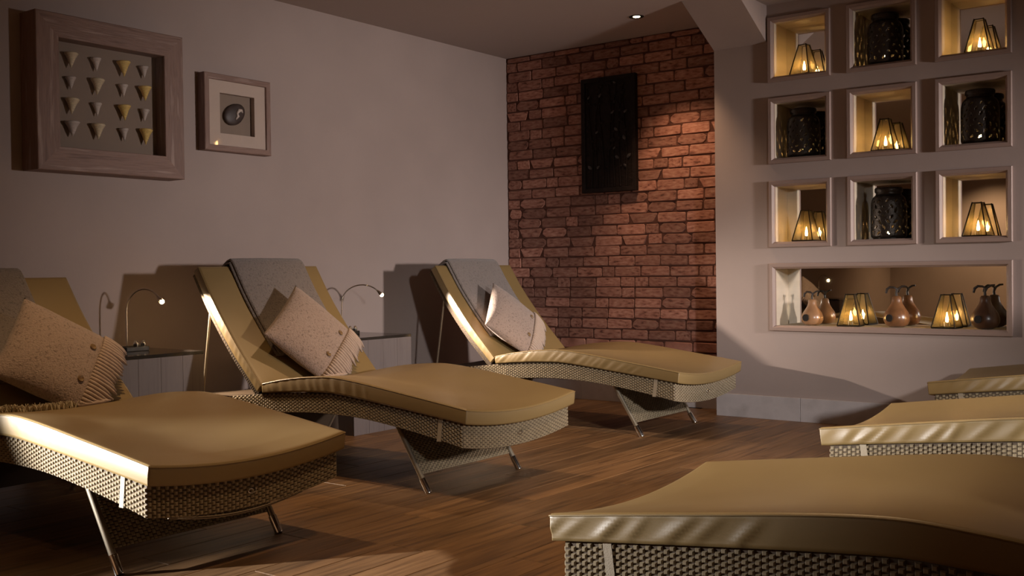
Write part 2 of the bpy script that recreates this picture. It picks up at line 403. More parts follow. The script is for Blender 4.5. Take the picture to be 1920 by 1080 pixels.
def cushion(curve, th, hw, n_u, wr=0, slant=0, seed=0, bul=False, crown=.006, K=8, m='leather', round_top=.006, side_bulge=.002, piping=True, wr_range=(0, 1), wpitch=.046, ripple=0):
    """padded mattress: curve = list of (y,z) base points, th(t) = thickness at t in 0..1"""
    r = random.Random(seed)
    # resample the base curve by arc length
    acc = [0]
    for a, b in zip(curve, curve[1:]): acc.append(acc[-1]+math.dist(a, b))
    Ltot = acc[-1]
    ty = [(s, p[0]) for s, p in zip(acc, curve)]; tz = [(s, p[1]) for s, p in zip(acc, curve)]
    def base(s): return interp(ty, s), interp(tz, s)
    def nrm(s):
        y0, z0 = base(max(0, s-.01)); y1, z1 = base(min(Ltot, s+.01)); l = math.hypot(y1-y0, z1-z0); return (-(z1-z0)/l, (y1-y0)/l)
    us = [0, .003, .008, .016]; us += [.016+(Ltot-.032)*i/n_u for i in range(1, n_u)]+[Ltot-.016, Ltot-.008, Ltot-.003, Ltot]
    xs = [-1, -.99, -.975, -.95]+[-.95+1.9*i/16 for i in range(1, 16)]+[.95, .975, .99, 1]
    folds = []; s = 0
    while s < Ltot+.1:
        folds.append((s, r.uniform(.5, 1.15), r.uniform(.016, .026), slant*r.uniform(.75, 1.25))); s += wpitch*r.uniform(.7, 1.4)
    def wrinkle(s, t):
        if not wr: return 0
        k = s/Ltot; e = max(0, min(1, (k-wr_range[0])/.08, (wr_range[1]-k)/.08)); v = 0
        for (fs_, a, wd, sl_) in folds:
            dd = s-(fs_+sl_*(t-.5)*.075)
            if abs(dd) < wd*2: v += a*max(0, 1-abs(dd)/(wd*2 if dd < 0 else wd))
        return wr*(v-.45)*e*(.35+.65*math.sin(PI*min(1, t*.9+.1)))
    def pt(s, xn, t, out=0):
        y, z = base(s); ny, nz = nrm(s); h = th(s/Ltot)*t
        x = xn*hw; dz = dish(s, x, hw) if bul else 0
        return Vector((x, y+ny*h, z+nz*h+dz))
    bm = bmesh.new(); NU, NX = len(us), len(xs); top = {}; bot = {}
    for i, s in enumerate(us):
        for j, xn in enumerate(xs):
            e = min(s, Ltot-s, (1-abs(xn))*hw)
            rd = 0
            if e < round_top: rd = round_top*.75*(1-math.sqrt(max(0, 1-(1-e/round_top)**2)))
            p = pt(s, xn, 1); ny, nz = nrm(s)
            cr = crown*min(1, e/.10)**.6 + (.0016*noise.noise(Vector((xn*3, s*7, seed))) if e > .03 else 0)
            if ripple: cr += ripple*noise.noise(Vector((xn*2.2, s*9, seed+3.3)))
            p += Vector((0, ny, nz))*(cr-rd)
            top[i, j] = bm.verts.new(p); bot[i, j] = bm.verts.new(pt(s, xn, 0))
    for i in range(NU-1):
        for j in range(NX-1):
            bm.faces.new((top[i, j], top[i, j+1], top[i+1, j+1], top[i+1, j])); bm.faces.new((bot[i, j], bot[i+1, j], bot[i+1, j+1], bot[i, j+1]))
    per = [(i, 0) for i in range(NU)]+[(NU-1, j) for j in range(1, NX)]+[(i, NX-1) for i in range(NU-2, -1, -1)]+[(0, j) for j in range(NX-2, 0, -1)]
    cols = []
    for (i, j) in per:
        a, b = bot[i, j].co, top[i, j].co; s = us[i]
        if j == 0: o_ = Vector((-1, 0, 0)); ss = s
        elif j == NX-1: o_ = Vector((1, 0, 0)); ss = s
        else:
            y0, z0 = base(0) if i == 0 else base(Ltot); y1, z1 = base(.01) if i == 0 else base(Ltot-.01)
            o_ = Vector((0, y0-y1, z0-z1)).normalized(); ss = None
        col = [bot[i, j]]
        for k in range(1, K):
            t = k/K; out = side_bulge*math.sin(PI*t)
            if ss is not None: out += wrinkle(ss, t)
            elif wr and i == 0: out += wr*.35*noise.noise(Vector((xs[j]*6, t*1.5, seed)))
            col.append(bm.verts.new(a.lerp(b, t)+o_*out))
        col.append(top[i, j]); cols.append(col)
    for q in range(len(cols)):
        a, b = cols[q], cols[(q+1) % len(cols)]
        for k in range(K): bm.faces.new((a[k], b[k], b[k+1], a[k+1]))
    seam = [top[p].co.copy() for p in per]
    me = finish(bm, M[m], True)
    pip = None
    if piping:
        bm = bmesh.new(); pts = seam+[seam[0]]; tube(bm, pts, .0024, 6, False); pip = finish(bm, M[m], True)
    return me, pip
HINGE = (1.235, .372)
BACKC = [(1.235, .372), (1.31, .446), (1.39, .525), (1.485, .634), (1.595, .775), (1.70, .935)]
def rot_back(pts, ang):
    c, s = math.cos(ang), math.sin(ang); return [(HINGE[0]+(y-HINGE[0])*c-(z-HINGE[1])*s, HINGE[1]+(y-HINGE[0])*s+(z-HINGE[1])*c) for y, z in pts]
def offs(pts, d):
    out = []
    for i, p in enumerate(pts):
        a, b = pts[max(0, i-1)], pts[min(len(pts)-1, i+1)]; l = math.dist(a, b); out.append((p[0]-(b[1]-a[1])/l*d, p[1]+(b[0]-a[0])/l*d))
    return out
core_me, weave_me = frame_core(), frame_weave()
pf_core, pf_weave = leg_panel(LEG_T[0], LEG_T[1], LEG_F[0], LEG_F[1])
pr_core, pr_weave = leg_panel(1.39, .268, 1.58, 0.0)
def seat_th(t): return interp([(0, .060), (.25, .066), (.6, .073), (.85, .062), (1, .045)], t)
def back_th(t): return interp([(0, .044), (.3, .05), (1, .048)], t)
def strap_mesh():
    bm = bmesh.new(); u = .112; w_ = .011; tz, bz = interp(TT, u)+.002, interp(BB, u)-.003
    h = HW+.0055; nb_ = 9
    bp = [(-h+2*h*k/nb_, bz+dish(u, -h+2*h*k/nb_)) for k in range(nb_+1)]
    path = [(-h+.02, tz), (-h, tz)]+bp+[(h, tz), (h-.02, tz)]
    inn = [(-h+.02, tz-.0015), (-h+.0015, tz-.0015)]+[(x*.996, z_+.0015) for x, z_ in bp]+[(h-.0015, tz-.0015), (h-.02, tz-.0015)]
    sh = lambda z_: (tz-z_)*.12
    V = [[bm.verts.new((x, u+dy+sh(z_), z_)) for x, z_ in q] for q, dy in ((path, -w_), (path, w_), (inn, w_), (inn, -w_))]
    for a, b in zip(V, V[1:]+V[:1]):
        for k in range(len(path)-1): bm.faces.new((a[k], a[k+1], b[k+1], b[k]))
    return finish(bm, M['strap'])
strap_me = strap_mesh()
def badge_mesh():
    bm = bmesh.new(); pts = []
    for i in range(26):
        a = i/25*2.2*PI; r = .004+.011*i/25; pts.append((r*math.cos(a)*1.3, -.0065, .236+r*math.sin(a)*.8))
    tube(bm, pts, .0018, 6); return finish(bm, M['chrome'], True)
badge_me = badge_mesh()
leg_meshes = {}
for key, (ya, za, yb_, zb_) in {'f': (LEG_T[0], LEG_T[1]+.015, LEG_F[0]+.0, .0), 'r': (1.39, .275, 1.58, 0.0)}.items():
    t = .80
    leg_meshes[key] = (tubemesh([(0, ya, za), (0, ya+(yb_-ya)*t, za+(zb_-za)*t)], .0115, M['tubemetal'], 12),
                       tubemesh([(0, ya+(yb_-ya)*t, za+(zb_-za)*t), (0, ya+(yb_-ya)*.985, za+(zb_-za)*.985+.0008), (0, yb_, .001)], [.0145, .0145, .0135], M['chrome'], 14))
BACKS = {}
def lounger(loc, rz, label, wr, slant, seed, back_ang=0, loose=False, wr_range=(0, 1), wpitch=.046):
    e = empty('sun_lounger', loc, rz, label, 'lounger', 'rattan loungers in two facing rows')
    f = link('frame', core_me, e); wv = link('woven_strands', weave_me, f); wv['kind'] = 'stuff'
    for key, cme, wme in (('f', pf_core, pf_weave), ('r', pr_core, pr_weave)):
        p = link('leg_panel', cme, e); q = link('woven_strands', wme, p); q['kind'] = 'stuff'
        for s in (-1, 1):
            l = link('leg', leg_meshes[key][0], e, (s*.315, 0, 0)); link('foot_cap', leg_meshes[key][1], l)
    n = 60; curve = [(-.026, interp(TT, 0)+.001)]+[(1.195*i/n, interp(TT, 1.195*i/n)+.004) for i in range(n+1)]
    me, pip = cushion(curve, seat_th, .386, 150 if wr else 60, wr, slant, seed, bul=True, wr_range=wr_range, wpitch=wpitch)
    c = link('seat_cushion', me, e); link('piping', pip, c)
    bc = rot_back(BACKC, back_ang)
    me, pip = cushion(bc, back_th, .384, 90, max(wr*.7, .0012), .3, seed+5, crown=.006, wr_range=(-.1, .62))
    c = link('back_cushion', me, e); link('piping', pip, c)
    me, _ = cushion(offs(bc, -.036), lambda t: .033, .368, 30, K=3, m='core', crown=0, side_bulge=0, piping=False, round_top=.004)
    bf = link('backrest_frame', me, e)
    bm = bmesh.new(); bo = offs(bc, -.0365); acc = [i/(len(bo)-1) for i in range(len(bo))]
    ty = list(zip(acc, [p[0] for p in bo])); tz = list(zip(acc, [p[1] for p in bo]))
    bi = offs(bc, -.003); iy = list(zip(acc, [p[0] for p in bi])); iz = list(zip(acc, [p[1] for p in bi]))
    weave(bm, lambda a, b: Vector((.366-.732*a, interp(ty, b), interp(tz, b))), 50, 40)
    for s in (-1, 1):
        weave(bm, lambda a, b, s=s: Vector((s*.3686, interp(ty, b)+(interp(iy, b)-interp(ty, b))*(a if s > 0 else 1-a)*1, interp(tz, b)+(interp(iz, b)-interp(tz, b))*(a if s > 0 else 1-a))), 2, 44)
    q = link('woven_strands', finish(bm, M['rattan']), bf); q['kind'] = 'stuff'
    s0 = offs(bc, -.045)[4]
    for s in (-1, 1): link('support_strut', tubemesh([(s*.34, s0[0], s0[1]), (s*.34, 1.70, .335)], .006, M['tubemetal'], 8), e)
    link('strap', strap_me, e)
    b_ = link('badge', badge_me, e); b_['label'] = 'small silver swirl emblem'
    if loose:
        pts = []
        for i in range(25):
            t = i/24; x = -.30+.52*t; pts.append((x, .004, .215+dish(0, x)-.013*math.sin(PI*t)))
        bm = bmesh.new()
        for dz in (0, .006): tube(bm, [(p[0], p[1]-dz*.6, p[2]+dz) for p in pts], .0022, 6)
        l = link('loose_tie', finish(bm, M['strap'], True), e); l['label'] = 'pale tie sagging under the foot end'
    BACKS[seed] = bc
    return e
Y0 = 2.675
LX = [2.156, 3.586, 5.35]
lounger((LX[0], Y0, 0), 0, 'bronze leather and rattan lounger with a loose tie sagging under its foot end', 0.0009, .2, 1, back_ang=R(-5.5), loose=True, wr_range=(.3, 1))
lounger((LX[1], Y0, 0), 0, 'bronze leather and rattan lounger between the two bedside tables, grey throw on its back', .0024, .25, 2, wr_range=(.42, 1.05), wpitch=.05)
lounger((LX[2], Y0, 0), 0, 'bronze leather and rattan lounger standing along the red brick wall', .0045, -.9, 3, wr_range=(.15, 1.05))
lounger((2.31, 1.32, 0), PI, 'bronze leather lounger facing the one with the loose tie, its side softly creased', .0065, 1.0, 4, wr_range=(-.1, .45), wpitch=.075)
lounger((3.86, 1.285, 0), PI, 'bronze leather lounger in the middle of the facing row, its side deeply creased', .0075, .95, 5, wr_range=(-.0, 1.1), wpitch=.068)
lounger((5.50, 1.385, 0), PI, 'bronze leather lounger close to the niche wall, its side deeply creased', .0070, .95, 6, wr_range=(-.0, 1.1), wpitch=.066)

# ------------------------------------------------------------------ throws over the backrests
def throw(cx, seed, x0, x1, label, front=.78, long=False):
    bc = BACKS[seed]; fr = offs(bc, back_th(.7)+.008); re = offs(bc, -.045)
    acc = [0]
    for a, b in zip(fr, fr[1:]): acc.append(acc[-1]+math.dist(a, b))
    fy = list(zip(acc, [p[0] for p in fr])); fz = list(zip(acc, [p[1] for p in fr])); Lf = acc[-1]
    path = []
    n = 10
    for i in range(n+1):
        s = Lf*(1-front)+(Lf*front-.004)*i/n; path.append((interp(fy, s), interp(fz, s)))
    tx, tz_ = fr[-1]; bx, bz = re[-1]
    dy, dz = (fr[-1][0]-fr[-2][0], fr[-1][1]-fr[-2][1]); l = math.hypot(dy, dz); dy /= l; dz /= l
    path += [(tx+dy*.012+.004, tz_+dz*.012), ((tx*2+bx)/3+dy*.018, (tz_*2+bz)/3+dz*.018), ((tx+2*bx)/3+dy*.016, (tz_+2*bz)/3+dz*.016), (bx+.006, bz+.004)]
    rr = offs(bc, -.05)
    path += [(rr[-1][0], rr[-1][1]-.03), (rr[-2][0], rr[-2][1])]
    hw = (x1-x0)/2
    e = empty('throw_blanket', (cx+(x0+x1)/2, Y0, 0), 0, label, 'blanket', 'grey wool throws')
    me, _ = cushion(path, lambda t: .011, hw, 40, K=4, m='throw', crown=.002, side_bulge=.003, piping=False, round_top=.005, seed=seed, ripple=.0012)
    link('lower_layer', me, e)
    up_ = offs(path[:-1], .0135)
    me, _ = cushion(up_, lambda t: .011, hw-.004, 40, K=4, m='throw', crown=.003, side_bulge=.003, piping=False, round_top=.005, seed=seed+9, ripple=.0016)
    link('upper_layer', me, e, (.006, 0, 0))
    return e
throw(LX[0], 1, -.26, .17, 'grey wool throw folded over the lounger back below the shell frame')
throw(LX[1], 2, -.205, .265, 'grey wool throw folded over the lounger back between the two tables')
throw(LX[2], 3, -.29, .21, 'grey wool throw folded over the lounger back by the brick wall')
# pale fleece end showing below the cushion of the first lounger
bm = bmesh.new(); r2 = random.Random(3)
for i in range(900):
    x = r2.uniform(1.80, 2.16); y = r2.uniform(3.66, 3.86); u = y-Y0
    z0 = interp(TT, min(u, 1.19))+.004+seat_th(u/1.2)+.010+dish(u, x-LX[0])
    a = r2.uniform(0, 2*PI); l = r2.uniform(.012, .026)
    tube(bm, [(x, y, z0-.004), (x+math.cos(a)*.006, y+math.sin(a)*.006-.003, z0+l*.6), (x+math.cos(a)*.014, y+math.sin(a)*.014-.006, z0+l)], [.003, .0022, .0008], 4, False)
o = link('fleece_mat', finish(bm, M['fleece'], True)); prop(o, 'small cream fleece lying on the seat under the tweed cushion', 'fleece')

# ------------------------------------------------------------------ tweed cushions with fringe
def pillow(cx, cb, e1, seed, label, n_off=.075, LA=.43, LB=.42, tilt=59, loung=None):
    tb = R(tilt); bdir = Vector((0, math.cos(tb), math.sin(tb))); nn = Vector((0, -math.sin(tb), math.cos(tb)))
    org = Vector((0, 4.0, .56))+nn*n_off+Vector((cx, 0, 0))+bdir*cb
    a = Vector((e1[0], 0, 0))+bdir*e1[1]; a.normalize(); b = nn.cross(a).normalized()
    if b.z < 0: b = -b
    bc = BACKS[loung]; fr = offs(bc, .084)
    def clampw(p):
        u = p.y-Y0
        # keep out of the backrest
        for _ in range(2):
            best = None
            for q0, q1 in zip(fr, fr[1:]):
                if q0[1]-.05 <= p.z <= q1[1]+.02:
                    t = (p.z-q0[1])/(q1[1]-q0[1]); best = q0[0]+(q1[0]-q0[0])*t
            if best is not None and p.y-Y0 > best-.012: p.y = Y0+best-.012
        u = p.y-Y0
        if u < 1.25:
            zs_ = interp(TT, min(u, 1.19))+.006+seat_th(max(0, min(1, u/1.2)))+.012+dish(u, p.x-LX[loung-1])
            if p.z < zs_: p.z = zs_+(p.z-zs_)*.03
        return p
    def surf(s, t, side):  # s,t in -1..1
        k = (max(0, 1-abs(s)**2.6)*max(0, 1-abs(t)**2.6))**.55
        th = .068*k
        ps = s*(1-.05*(1-t*t)*0-.04*(1-abs(t)**2)*abs(s)); pt_ = t*(1-.04*(1-abs(s)**2)*abs(t))
        wob = .004*noise.noise(Vector((s*2, t*2, seed+side)))*k
        return org+a*(ps*LA/2)+b*(pt_*LB/2)+nn*(side*(th+wob))
    e = empty('fringed_cushion', org, 0, label, 'cushion', 'tweed cushions on the loungers')
    N = 30; bm = bmesh.new(); g = {}
    for side in (1, -1):
        for i in range(N+1):
            for j in range(N+1):
                edge = i in (0, N) or j in (0, N)
                if edge and side == -1: g[side, i, j] = g[1, i, j]; continue
                s, t = -1+2*i/N, -1+2*j/N; s = math.sin(s*PI/2)*.4+s*.6; t = math.sin(t*PI/2)*.4+t*.6
                g[side, i, j] = bm.verts.new(clampw(surf(s, t, side))-org)
        for i in range(N):
            for j in range(N): bm.faces.new((g[side, i, j], g[side, i+1, j], g[side, i+1, j+1], g[side, i, j+1]))
    link('cover', finish(bm, M['tweed'], True), e)
    # fringe along the +a end
    bm = bmesh.new(); r = random.Random(seed); n = 24
    for q in range(n):
        t = -.97+1.94*(q+.5)/n; pts = []
        dev = r.uniform(-.02, .02); ln = r.uniform(.9, 1.08)
        for k in range(6):
            f = k/5
            p = surf(.62, t, 1)+nn*(.005-.030*f*f)+a*(.118*f*ln)+b*(dev*f*.08)
            pts.append(clampw(p)-org)
        tube(bm, pts, [.0078, .0082, .0078, .0082, .0072, .004], 6)
    f = link('fringe', finish(bm, M['fringe'], True), e); f['kind'] = 'stuff'
    for t in (-.42, .42):
        p = surf(.45, t, 1); p1 = surf(.5, t, 1); p2 = surf(.45, t+.05, 1); nv = (p1-p).cross(p2-p).normalized()
        if nv.dot(nn) < 0: nv = -nv
        bme = lathemesh([(.001, .0), (.0125, .0), (.0135, .003), (.011, .0055), (.008, .004), (.001, .0035)], M['horn'], 18)
        o = link('button', bme, e, clampw(p)-org+nv*.001, nv.to_track_quat('Z', 'Y').to_euler())
        o['label'] = 'brown horn button'
    return e
pillow(2.235, -.005, (.81, -.585), 11, 'brown tweed cushion with pale fringe on the lounger below the shell frame', loung=1, LA=.42, LB=.40)
pillow(3.58, .008, (.63, -.775), 12, 'pinkish tweed cushion with pale fringe on the lounger between the two tables', loung=2)
pillow(5.235, .005, (.72, -.69), 13, 'pinkish tweed cushion with pale fringe on the lounger by the brick wall', loung=3, LA=.41, LB=.40)

# ------------------------------------------------------------------ bedside tables with reading lamps
def side_table(x0, x1, label):
    y0, y1, zt = 4.285, 4.745, .552; cx, cy = (x0+x1)/2, (y0+y1)/2
    e = empty('side_table', (cx, cy, 0), 0, label, 'table', 'grey oak cube tables')
    hx, hy = (x1-x0)/2, (y1-y0)/2
    n = 4; wd = 2*hx/n
    for i in range(n): link('front_board', boxmesh(-hx+wd*i+.0006, -hx+wd*(i+1)-.0006, -hy, -hy+.018, .0, zt-.016, M['veneer'], .0008), e)
    for s in (-1, 1): link('side_panel', boxmesh(min(s*hx, s*(hx-.018)), max(s*hx, s*(hx-.018)), -hy+.0185, hy, 0, zt-.016, M['veneer'], .001), e)
    link('back_panel', boxmesh(-hx+.019, hx-.019, hy-.018, hy, 0, zt-.016, M['veneer']), e)
    link('top', boxmesh(-hx, hx, -hy, hy, zt-.016, zt, M['blacktop'], .0015), e)
    return e
side_table(2.705, 3.185, 'grey oak cube table beside the lounger with the loose tie')
side_table(.06, .54, 'added unseen grey oak cube table at the open end of the lounger row')  # unseen table, added to carry the extra lamp
side_table(4.19, 4.675, 'grey oak cube table beside the lounger by the brick wall')
def reading_lamp(sx, sy, bulb, label, power):
    zt = .552
    e = empty('reading_lamp', (sx, sy, zt), 0, label, 'lamp', 'gooseneck reading lamps')
    S = Vector((0, 0, 0)); B = Vector(bulb)-Vector((sx, sy, zt)); h = Vector((B.x, B.y, 0)); d = h.length; h.normalize()
    link('base', boxmesh(-.05, .075, -.075, .03, 0, .022, M['black'], .003), e)
    for dx_ in (.018, .058):
        k = link('knob', lathemesh([(.013, 0), (.014, .002), (.014, .016), (.010, .02), (.006, .03), (.001, .031)], M['chrome'], 18), e, (dx_, -.05, .022))
    pts = [Vector((0, 0, .02)), Vector((0, 0, .12)), Vector((0, 0, .19))]
    top = B.z+.058; rr = d*.52
    for i in range(1, 15):
        a = PI*(1-i/14*.80); pts.append(h*(rr+rr*math.cos(a))+Vector((0, 0, .19+(top-.19)*math.sin(a))))
    end = pts[-1]
    link('gooseneck', tubemesh(pts, .0042, M['chrome'], 10), e)
    dirn = (B-end).normalized()
    link('head', tubemesh([end-dirn*.012, end, end+dirn*.02, B-dirn*.004, B], [.006, .009, .012, .020, .021], M['chrome'], 18), e)
    bm = bmesh.new(); bmesh.ops.create_icosphere(bm, subdivisions=2, radius=.0125); link('bulb', finish(bm, M['bulb'], True), e, B+dirn*.006)
    return Vector(bulb)+dirn*.03
b1 = reading_lamp(2.985, 4.62, (3.085, 4.48, .797), 'lit chrome gooseneck lamp on the table beside the loose-tie lounger', 5)
b2 = reading_lamp(4.43, 4.62, (4.605, 4.462, .791), 'lit chrome gooseneck lamp on the table beside the brick-wall lounger', 5)
b0 = reading_lamp(.30, 4.62, (.42, 4.46, .77), 'added out-of-view lit chrome gooseneck lamp on the table at the open end of the row', 5)  # extra lamp out of view, added as a fixture for the white side beam
light('reading_beam', 'SPOT', b0, (1.82, 2.7, .62), 1250, (1, .97, .95), .012, 36, .6)  # added strong beam that whitens the side of the loose-tie lounger
light('reading_beam', 'SPOT', b1, (3.85, 3.6, .16), 62, (1, .77, .54), .012, 86, .4)
light('reading_beam', 'SPOT', b2, (6.05, 2.45, .22), 170, (1, .84, .70), .012, 56, .9)

# ------------------------------------------------------------------ framed pictures on the left wall
def rails(parent, w, h, rw, y_front, y_back, m, lip=0.0, names='frame_rail', chamf=0):
    """four mitred rails in the local XZ plane, facing -Y"""
    for k in range(4):
        ln, ot = (w, h/2) if k % 2 == 0 else (h, w/2)
        bm = bmesh.new(); hl = ln/2
        # profile across the rail: (distance from outer edge, y)
        pr = [(0, y_back), (0, y_front+.003), (.003, y_front), (rw-chamf-.002, y_front), (rw, y_front+max(.003, chamf*1.4)), (rw, y_back)]
        rows = [[bm.verts.new((sx*(hl-d_), yy, -ot+d_)) for d_, yy in pr] for sx in (-1, 1)]
        for i in range(len(pr)-1): bm.faces.new((rows[0][i], rows[1][i], rows[1][i+1], rows[0][i+1]))
        bm.faces.new((rows[0][-1], rows[1][-1], rows[1][0], rows[0][0])); bm.faces.new(rows[0]); bm.faces.new(rows[1][::-1])
        link(names, finish(bm, m), parent, (0, 0, 0), (0, -k*PI/2, 0))
FX0, FX1, FZ0, FZ1 = 2.556, 3.347, 1.4156, 2.1475
cx, cz = (FX0+FX1)/2, (FZ0+FZ1)/2; W_, H_ = FX1-FX0, FZ1-FZ0
e = empty('shell_box_frame', (cx, YL, cz), 0, 'large deep limed oak box frame with sixteen cone shells', 'picture')
rails(e, W_, H_, .112, -.141, -.004, M['limed'])
link('backing', boxmesh(-W_/2+.1, W_/2-.1, -.062, -.05, -H_/2+.1, H_/2-.1, M['paper']), e)
link('glass_pane', boxmesh(-W_/2+.105, W_/2-.105, -.131, -.129, -H_/2+.105, H_/2-.105, M['pane']), e)
def shell_mesh(L_, R_, c):
    bm = bmesh.new(); prof = [(.001, -L_/2), (R_*.28, -L_*.25), (R_*.62, L_*.12), (R_*.92, L_*.34), (R_, L_*.40), (R_*.85, L_*.46), (R_*.4, L_*.49), (.001, L_*.5)]
    lathe(bm, prof, 14); return finish(bm, M['shell_'+c], True)
kinds = ['cpyg', 'gcpy', 'cpyg', 'gcgy']; cols_ = ['bsbs', 'sbsb', 'bsbs', 'bbsb']
for i, zz in enumerate((1.950, 1.842, 1.732, 1.624)):
    for j, xx in enumerate((2.758, 2.892, 3.037, 3.155)):
        bg = cols_[i][j] == 'b'; L_, R_ = (.080, .034) if bg else (.066, .025)
        o = link('cone_shell', shell_mesh(L_*rnd.uniform(.95, 1.05), R_*rnd.uniform(.95, 1.05), kinds[i][j]), e, (xx-cx, -.062-R_*.8, zz-cz), (0, R(rnd.uniform(-4, 4)), 0))
SX0, SX1, SZ0, SZ1 = 3.535, 3.9875, 1.594, 2.0117
cx, cz = (SX0+SX1)/2, (SZ0+SZ1)/2; W_, H_ = SX1-SX0, SZ1-SZ0
e = empty('small_box_frame', (cx, YL, cz), 0, 'small square limed oak frame with one dark oval shell on a cream mount', 'picture')
rails(e, W_, H_, .032, -.064, -.004, M['limed'])
bm = bmesh.new()  # cream mount with a square window
o0, i0 = (W_/2-.03, H_/2-.03), (.118, .11)
for (x0, x1, z0, z1) in ((-o0[0], o0[0], i0[1], o0[1]), (-o0[0], o0[0], -o0[1], -i0[1]), (-o0[0], -i0[0], -i0[1], i0[1]), (i0[0], o0[0], -i0[1], i0[1])): box(bm, x0, x1, -.052, -.022, z0, z1)
link('mount', finish(bm, M['matboard']), e)
link('backing', boxmesh(-W_/2+.03, W_/2-.03, -.02, -.012, -H_/2+.03, H_/2-.03, M['paper']), e)
bm = bmesh.new(); bmesh.ops.create_uvsphere(bm, u_segments=24, v_segments=14, radius=1)
for v in bm.verts:
    v.co = Vector((v.co.x*.075*(1+.08*v.co.z), v.co.y*.016, v.co.z*.056)) + Vector((0, 0, .012*v.co.x))
o = link('oval_shell', finish(bm, M['stone'], True), e, (-.005, -.033, .004), (0, R(-14), 0))
bm = bmesh.new(); tube(bm, [(-.012, -.0165, -.026), (.006, -.0175, -.012), (.004, -.018, .004), (.022, -.0165, .018), (.04, -.0145, .016), (.048, -.0125, .002)], [.005, .009, .007, .011, .009, .003], 8)
link('pale_inlay', finish(bm, M['pale'], True), o)
link('glass_pane', boxmesh(-W_/2+.028, W_/2-.028, -.058, -.0565, -H_/2+.028, H_/2-.028, M['pane']), e)

# ------------------------------------------------------------------ dark carved panel on the bricks
AY0, AY1, AZ0, AZ1 = 3.645, 4.084, 1.463, 2.263
cy, cz = (AY0+AY1)/2, (AZ0+AZ1)/2; hy, hz = (AY1-AY0)/2, (AZ1-AZ0)/2
e = empty('carved_wall_panel', (XB-.006, cy, cz), -PI/2, 'dark carved wooden panel with leafy twigs hanging on the brick wall', 'wall panel')
link('board', boxmesh(-hy, hy, -.03, -.001, -hz, hz, M['darkcarve'], .004), e)
r = random.Random(21)
rails(e, hy*2, hz*2, .03, -.042, -.029, M['darkcarve'], names='border')
for q in range(7):
    x0 = -.14+.047*q; pts = []; ph = r.uniform(0, 6)
    for k in range(12):
        f = k/11; pts.append((x0+.03*math.sin(ph+f*4)*f+.02*f*r.uniform(-1, 1)*.3, -.034, -hz+.035+f*(2*hz-.09)*r.uniform(.96, 1.0)))
    st = link('carved_stem', tubemesh(pts, [.006*(1-.5*k/11) for k in range(12)], M['darkcarve'], 6), e)
    for k in range(2, 12, 1):
        p = pts[k]; a = r.choice((-1, 1))*r.uniform(.5, 1.1); ln = r.uniform(.028, .045)
        bm = bmesh.new(); cvs = []
        outl = [(0, 0), (.3, .22), (.6, .26), (.85, .14), (1, 0), (.85, -.14), (.6, -.26), (.3, -.22)]
        vs_ = [bm.verts.new((lx*ln*math.sin(a)+ly*ln*math.cos(a), -.002-.004*math.sin(PI*lx), lx*ln*math.cos(a)-ly*ln*math.sin(a))) for lx, ly in outl]
        c = bm.verts.new((.5*ln*math.sin(a), -.010, .5*ln*math.cos(a)))
        for i in range(8): bm.faces.new((vs_[i], vs_[(i+1) % 8], c))
        link('leaf', finish(bm, M['pewter'] if r.random() < .3 else M['darkcarve']), st, p)

# ------------------------------------------------------------------ niches and what stands in them
COLN = ['column beside the bricks', 'middle column', 'column farthest from the bricks']
ROWN = ['top row', 'second row', 'third row']
def niche(h, label):
    y1, y0, z1, z0 = h; cy, cz = (y0+y1)/2, (z0+z1)/2; W_, H_ = y1-y0, z1-z0
    e = empty('display_niche', (XN, cy, cz), -PI/2, label, 'niche', 'mirrored niches in the wall')
    rails(e, W_, H_, RAIL, -.020, .012, M['nichewood'], chamf=.010)
    iw, ih = W_/2-RAIL+.001, H_/2-RAIL+.001; t = .01
    link('shelf', boxmesh(-iw-t, iw+t, .0125, NDEP, -ih-t, -ih, M['lining']), e)
    link('top_panel', boxmesh(-iw-t, iw+t, .0125, NDEP, ih, ih+t, M['lining']), e)
    for s in (-1, 1): link('side_panel', boxmesh(min(s*iw, s*(iw+t)), max(s*iw, s*(iw+t)), .0125, NDEP, -ih, ih, M['lining']), e)
    mi = link('mirror', boxmesh(-iw-t, iw+t, NDEP+.0005, NDEP+.006, -ih-t, ih+t, M['mirror']), e); mi['label'] = 'mirror glass at the back'
    return z0+RAIL-.001
def tealight(loc, where, pw, h=.028):
    e = empty('candle', loc, 0, 'small lit candle '+where, 'candle', 'candles in the lanterns')
    link('cup', lathemesh([(.018, 0), (.020, .001), (.020, h*.7), (.0188, h*.7), (.018, h*.55)], M['chrome'], 18), e)
    link('wax', lathemesh([(.0178, .002), (.0178, h*.6), (.002, h*.58)], M['wax'], 18), e)
    link('flame', lathemesh([(.0005, h*.6), (.0065, h*.75), (.0085, h*1.0), (.0055, h*1.45), (.0005, h*2.0)], M['flame'], 12), e)
    light('candle_glow', 'POINT', (loc[0], loc[1], loc[2]+h*1.3), None, pw, (1, .66, .26), .012)
